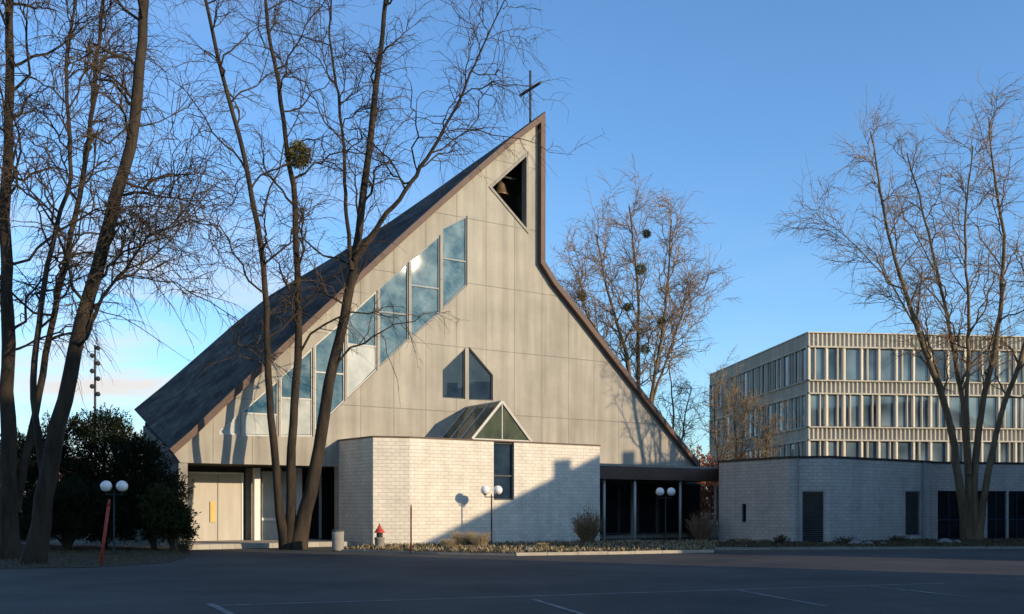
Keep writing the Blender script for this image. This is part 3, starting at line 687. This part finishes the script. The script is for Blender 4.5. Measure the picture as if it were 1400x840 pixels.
def tuft(px,D,w,h,lab,m='dry',n=500,grp=None):
    c=GP(px,D); a=rng.uniform(0,2*np.pi,n); r=rng.uniform(0,1,n)**.7*w*.35; s=np.linspace(0,1,4)[None,:]
    L=h*rng.uniform(.5,1.1,n); out=rng.uniform(.1,.9,n)*w*.6
    P=np.stack([(np.cos(a)*r)[:,None]+(np.cos(a)*out)[:,None]*s**1.6,(np.sin(a)*r)[:,None]+(np.sin(a)*out)[:,None]*s**1.6,L[:,None]*(s-.25*s**3)],-1)
    V,F=tubes(P,.007*(1-s*.85)+np.zeros((n,1)),3); o=arr_mesh('grass_tuft',m,V,F); o.location=(*c,.06); return tag(o,lab,'grass tuft',grp)
for px,D,w,h,lab in ((632,38.5,.9,.85,'tallest dry straw grass tuft left of the middle lamp'),(655,38.2,.8,.8,'dry straw grass tuft right beside the middle lamp pole'),(612,37.5,.5,.5,'small dry grass tuft leftmost in the bed'),
   (770,38,.4,.35,'small dry tuft in the bed before the twiggy shrub'),(742,37.2,.35,.3,'tiny dry tuft in the middle of the bed'),(868,39.5,.5,.35,'dry tuft in the bed below the canopy post'),(1016,42,.5,.35,'dry tuft at the left foot of the low building'),(1045,41.6,.4,.3,'small dry tuft left of the brown corner shrub')):
    tuft(px,D,w,h,lab)
def scatter(poly,n,z,h,m,name,lab,asp=.15,up=1.2):
    P=np.array(poly); mn,mx=P.min(0),P.max(0)
    q=rng.uniform(mn,mx,(n*3,2)); ins=np.zeros(len(q),bool); j=len(P)-1
    for i in range(len(P)):
        c=((P[i,1]>q[:,1])!=(P[j,1]>q[:,1]))&(q[:,0]<(P[j,0]-P[i,0])*(q[:,1]-P[i,1])/(P[j,1]-P[i,1]+1e-12)+P[i,0]); ins^=c; j=i
    q=q[ins][:n]; p=np.c_[q,np.full(len(q),z)]
    V,F=leaves(p,rng.normal(size=p.shape)*.5+np.array([0,0,up]),h,asp); o=arr_mesh(name,m,V,F,None,False); return tag(o,lab,'ground cover',kind='stuff')
vgs=[p for p in vg if p[0]>-30 and p[1]<45]+[(-24,44)]
scatter(vgs,26000,.025,.06,'grass','verge_grass','short tired grass on the left verge')
scatter(vgs,3000,.04,.06,'litter','leaf_litter','fallen brown leaves on the left verge',.8,.2)
scatter(bedA,5500,.07,.12,'leafgreen','bed_plants','low dull plants in the bed before the pale wall',.5,.8)
scatter(bedA,5500,.08,.13,'dry','bed_litter','dead stems and leaves in the bed before the pale wall',.3,.7)
scatter(bedB,9000,.06,.14,'leafgreen','bed_plants','low dark plants in the bed before the low building',.5,.8)
def blob(name,px,D,r,m,lab,cat,grp,flat=.5):
    bm=bmesh.new(); bmesh.ops.create_icosphere(bm,subdivisions=3,radius=r)
    ph=random.uniform(0,9)
    for v in bm.verts:
        n=1+.22*math.sin(v.co.x*7/r*.3+ph)+.18*math.sin(v.co.y*9/r*.3+ph*2)+.1*math.sin(v.co.z*11/r*.4+ph); v.co*=n; v.co.z*=flat
    me=bpy.data.meshes.new(name); bm.to_mesh(me); bm.free(); me.materials.append(M[m]); o=bpy.data.objects.new(name,me); C.objects.link(o)
    o.location=(*GP(px,D),.06+r*flat*.3); return tag(o,lab,cat,grp)
for k,(px,D,r) in enumerate([(1168,40.5,.3),(1186,40.8,.22),(1290,42.3,.32),(1310,42.5,.25),(1205,41,.2)]):
    blob('boulder',px,D,r,'rock',['largest boulder left in the right bed','boulder just right of the largest one','boulder beside the right tree, left one of two','boulder nearest the right tree base','smallest boulder in the right bed'][k],'boulder','boulders in the right bed')
for k,(px,D,r) in enumerate([(590,35.6,.14),(690,35.2,.16),(722,35.2,.2),(760,35.5,.15),(846,36.6,.17)]):
    blob('stone',px,D,r,'rock',['small stone leftmost in the church bed','stone just right of the middle lamp foot','largest stone in the church bed','stone in the church bed before the pale wall end','stone in the church bed before the canopy'][k],'stone','stones in the church bed')
for k,(px,D,r) in enumerate([(905,40,.2),(925,40.5,.28),(945,40.2,.16),(735,36.5,.14),(780,37,.16),(690,36,.12),(1020,40.6,.16),(1032,40.8,.12)]):
    blob('snow_patch',px,D,r,'snow',['left snow patch below the canopy','largest snow patch below the canopy','right snow patch below the canopy','snow patch in the bed right of the middle lamp','snow patch before the twiggy shrub','snow patch nearest the middle lamp','snow patch at the low building corner, left','snow patch at the low building corner, right'][k],'snow','melting snow patches',.12)
# ---------------------------------------------------------------- world, sun, camera
EL=R(14); sc=bpy.context.scene
w=bpy.data.worlds.new('World'); sc.world=w; w.use_nodes=True; nt=w.node_tree; N=nt.nodes; L=nt.links
bg=N['Background']; sky=N.new('ShaderNodeTexSky'); sky.sky_type='NISHITA'; sky.sun_disc=False; sky.sun_elevation=EL; sky.sun_rotation=SA; sky.air_density=1.0; sky.dust_density=.6; sky.ozone_density=2.0
tint=N.new('ShaderNodeMix'); tint.data_type='RGBA'; tint.blend_type='MULTIPLY'; tint.inputs[0].default_value=1; L.new(sky.outputs[0],tint.inputs[6]); tint.inputs[7].default_value=(1.05,1.48,1.9,1)
tc=N.new('ShaderNodeTexCoord'); mp=N.new('ShaderNodeMapping'); mp.inputs['Scale'].default_value=(1,1,4.5); L.new(tc.outputs['Generated'],mp.inputs[0])
nz=N.new('ShaderNodeTexNoise'); nz.inputs['Scale'].default_value=4.2; nz.inputs['Detail'].default_value=8; nz.inputs['Distortion'].default_value=.8; L.new(mp.outputs[0],nz.inputs['Vector'])
mr=N.new('ShaderNodeMapRange'); mr.inputs[1].default_value=.42; mr.inputs[2].default_value=.62; mr.inputs[3].default_value=.08; mr.inputs[4].default_value=1.0; L.new(nz.outputs['Fac'],mr.inputs[0])
sx=N.new('ShaderNodeSeparateXYZ'); L.new(tc.outputs['Generated'],sx.inputs[0])
m2=N.new('ShaderNodeMapRange'); m2.inputs[1].default_value=.0; m2.inputs[2].default_value=-.34; m2.inputs[3].default_value=.08; m2.inputs[4].default_value=1; L.new(sx.outputs['X'],m2.inputs[0])
m3=N.new('ShaderNodeMapRange'); m3.inputs[1].default_value=.34; m3.inputs[2].default_value=.12; m3.inputs[3].default_value=.05; m3.inputs[4].default_value=1; L.new(sx.outputs['Z'],m3.inputs[0])
a=N.new('ShaderNodeMath');a.operation='MULTIPLY';L.new(mr.outputs[0],a.inputs[0]);L.new(m2.outputs[0],a.inputs[1])
b=N.new('ShaderNodeMath');b.operation='MULTIPLY';L.new(a.outputs[0],b.inputs[0]);L.new(m3.outputs[0],b.inputs[1])
mx=N.new('ShaderNodeMix');mx.data_type='RGBA';L.new(b.outputs[0],mx.inputs[0]);L.new(tint.outputs[2],mx.inputs[6]);mx.inputs[7].default_value=(5.9,5.8,5.7,1)
L.new(mx.outputs[2],bg.inputs['Color']); bg.inputs['Strength'].default_value=.145
sd=bpy.data.lights.new('sun','SUN'); sd.energy=5.0; sd.angle=R(.5); sd.color=(1,.80,.55)
so=bpy.data.objects.new('sun',sd); C.objects.link(so)
S=Vector((math.sin(SA)*math.cos(EL),math.cos(SA)*math.cos(EL),math.sin(EL))); so.rotation_euler=S.to_track_quat('Z','Y').to_euler(); so.location=(30,-20,30)
cd=bpy.data.cameras.new('camera'); cd.sensor_width=36; cd.lens=FP/1400*36; cd.shift_y=(HY-420)/1400; cd.clip_end=3000; cd.clip_start=.1
co=bpy.data.objects.new('camera',cd); C.objects.link(co); co.location=(0,0,EYE); co.rotation_euler=(R(90),0,0); sc.camera=co
sc.view_settings.view_transform='Standard'; sc.view_settings.look='None'; sc.view_settings.exposure=0
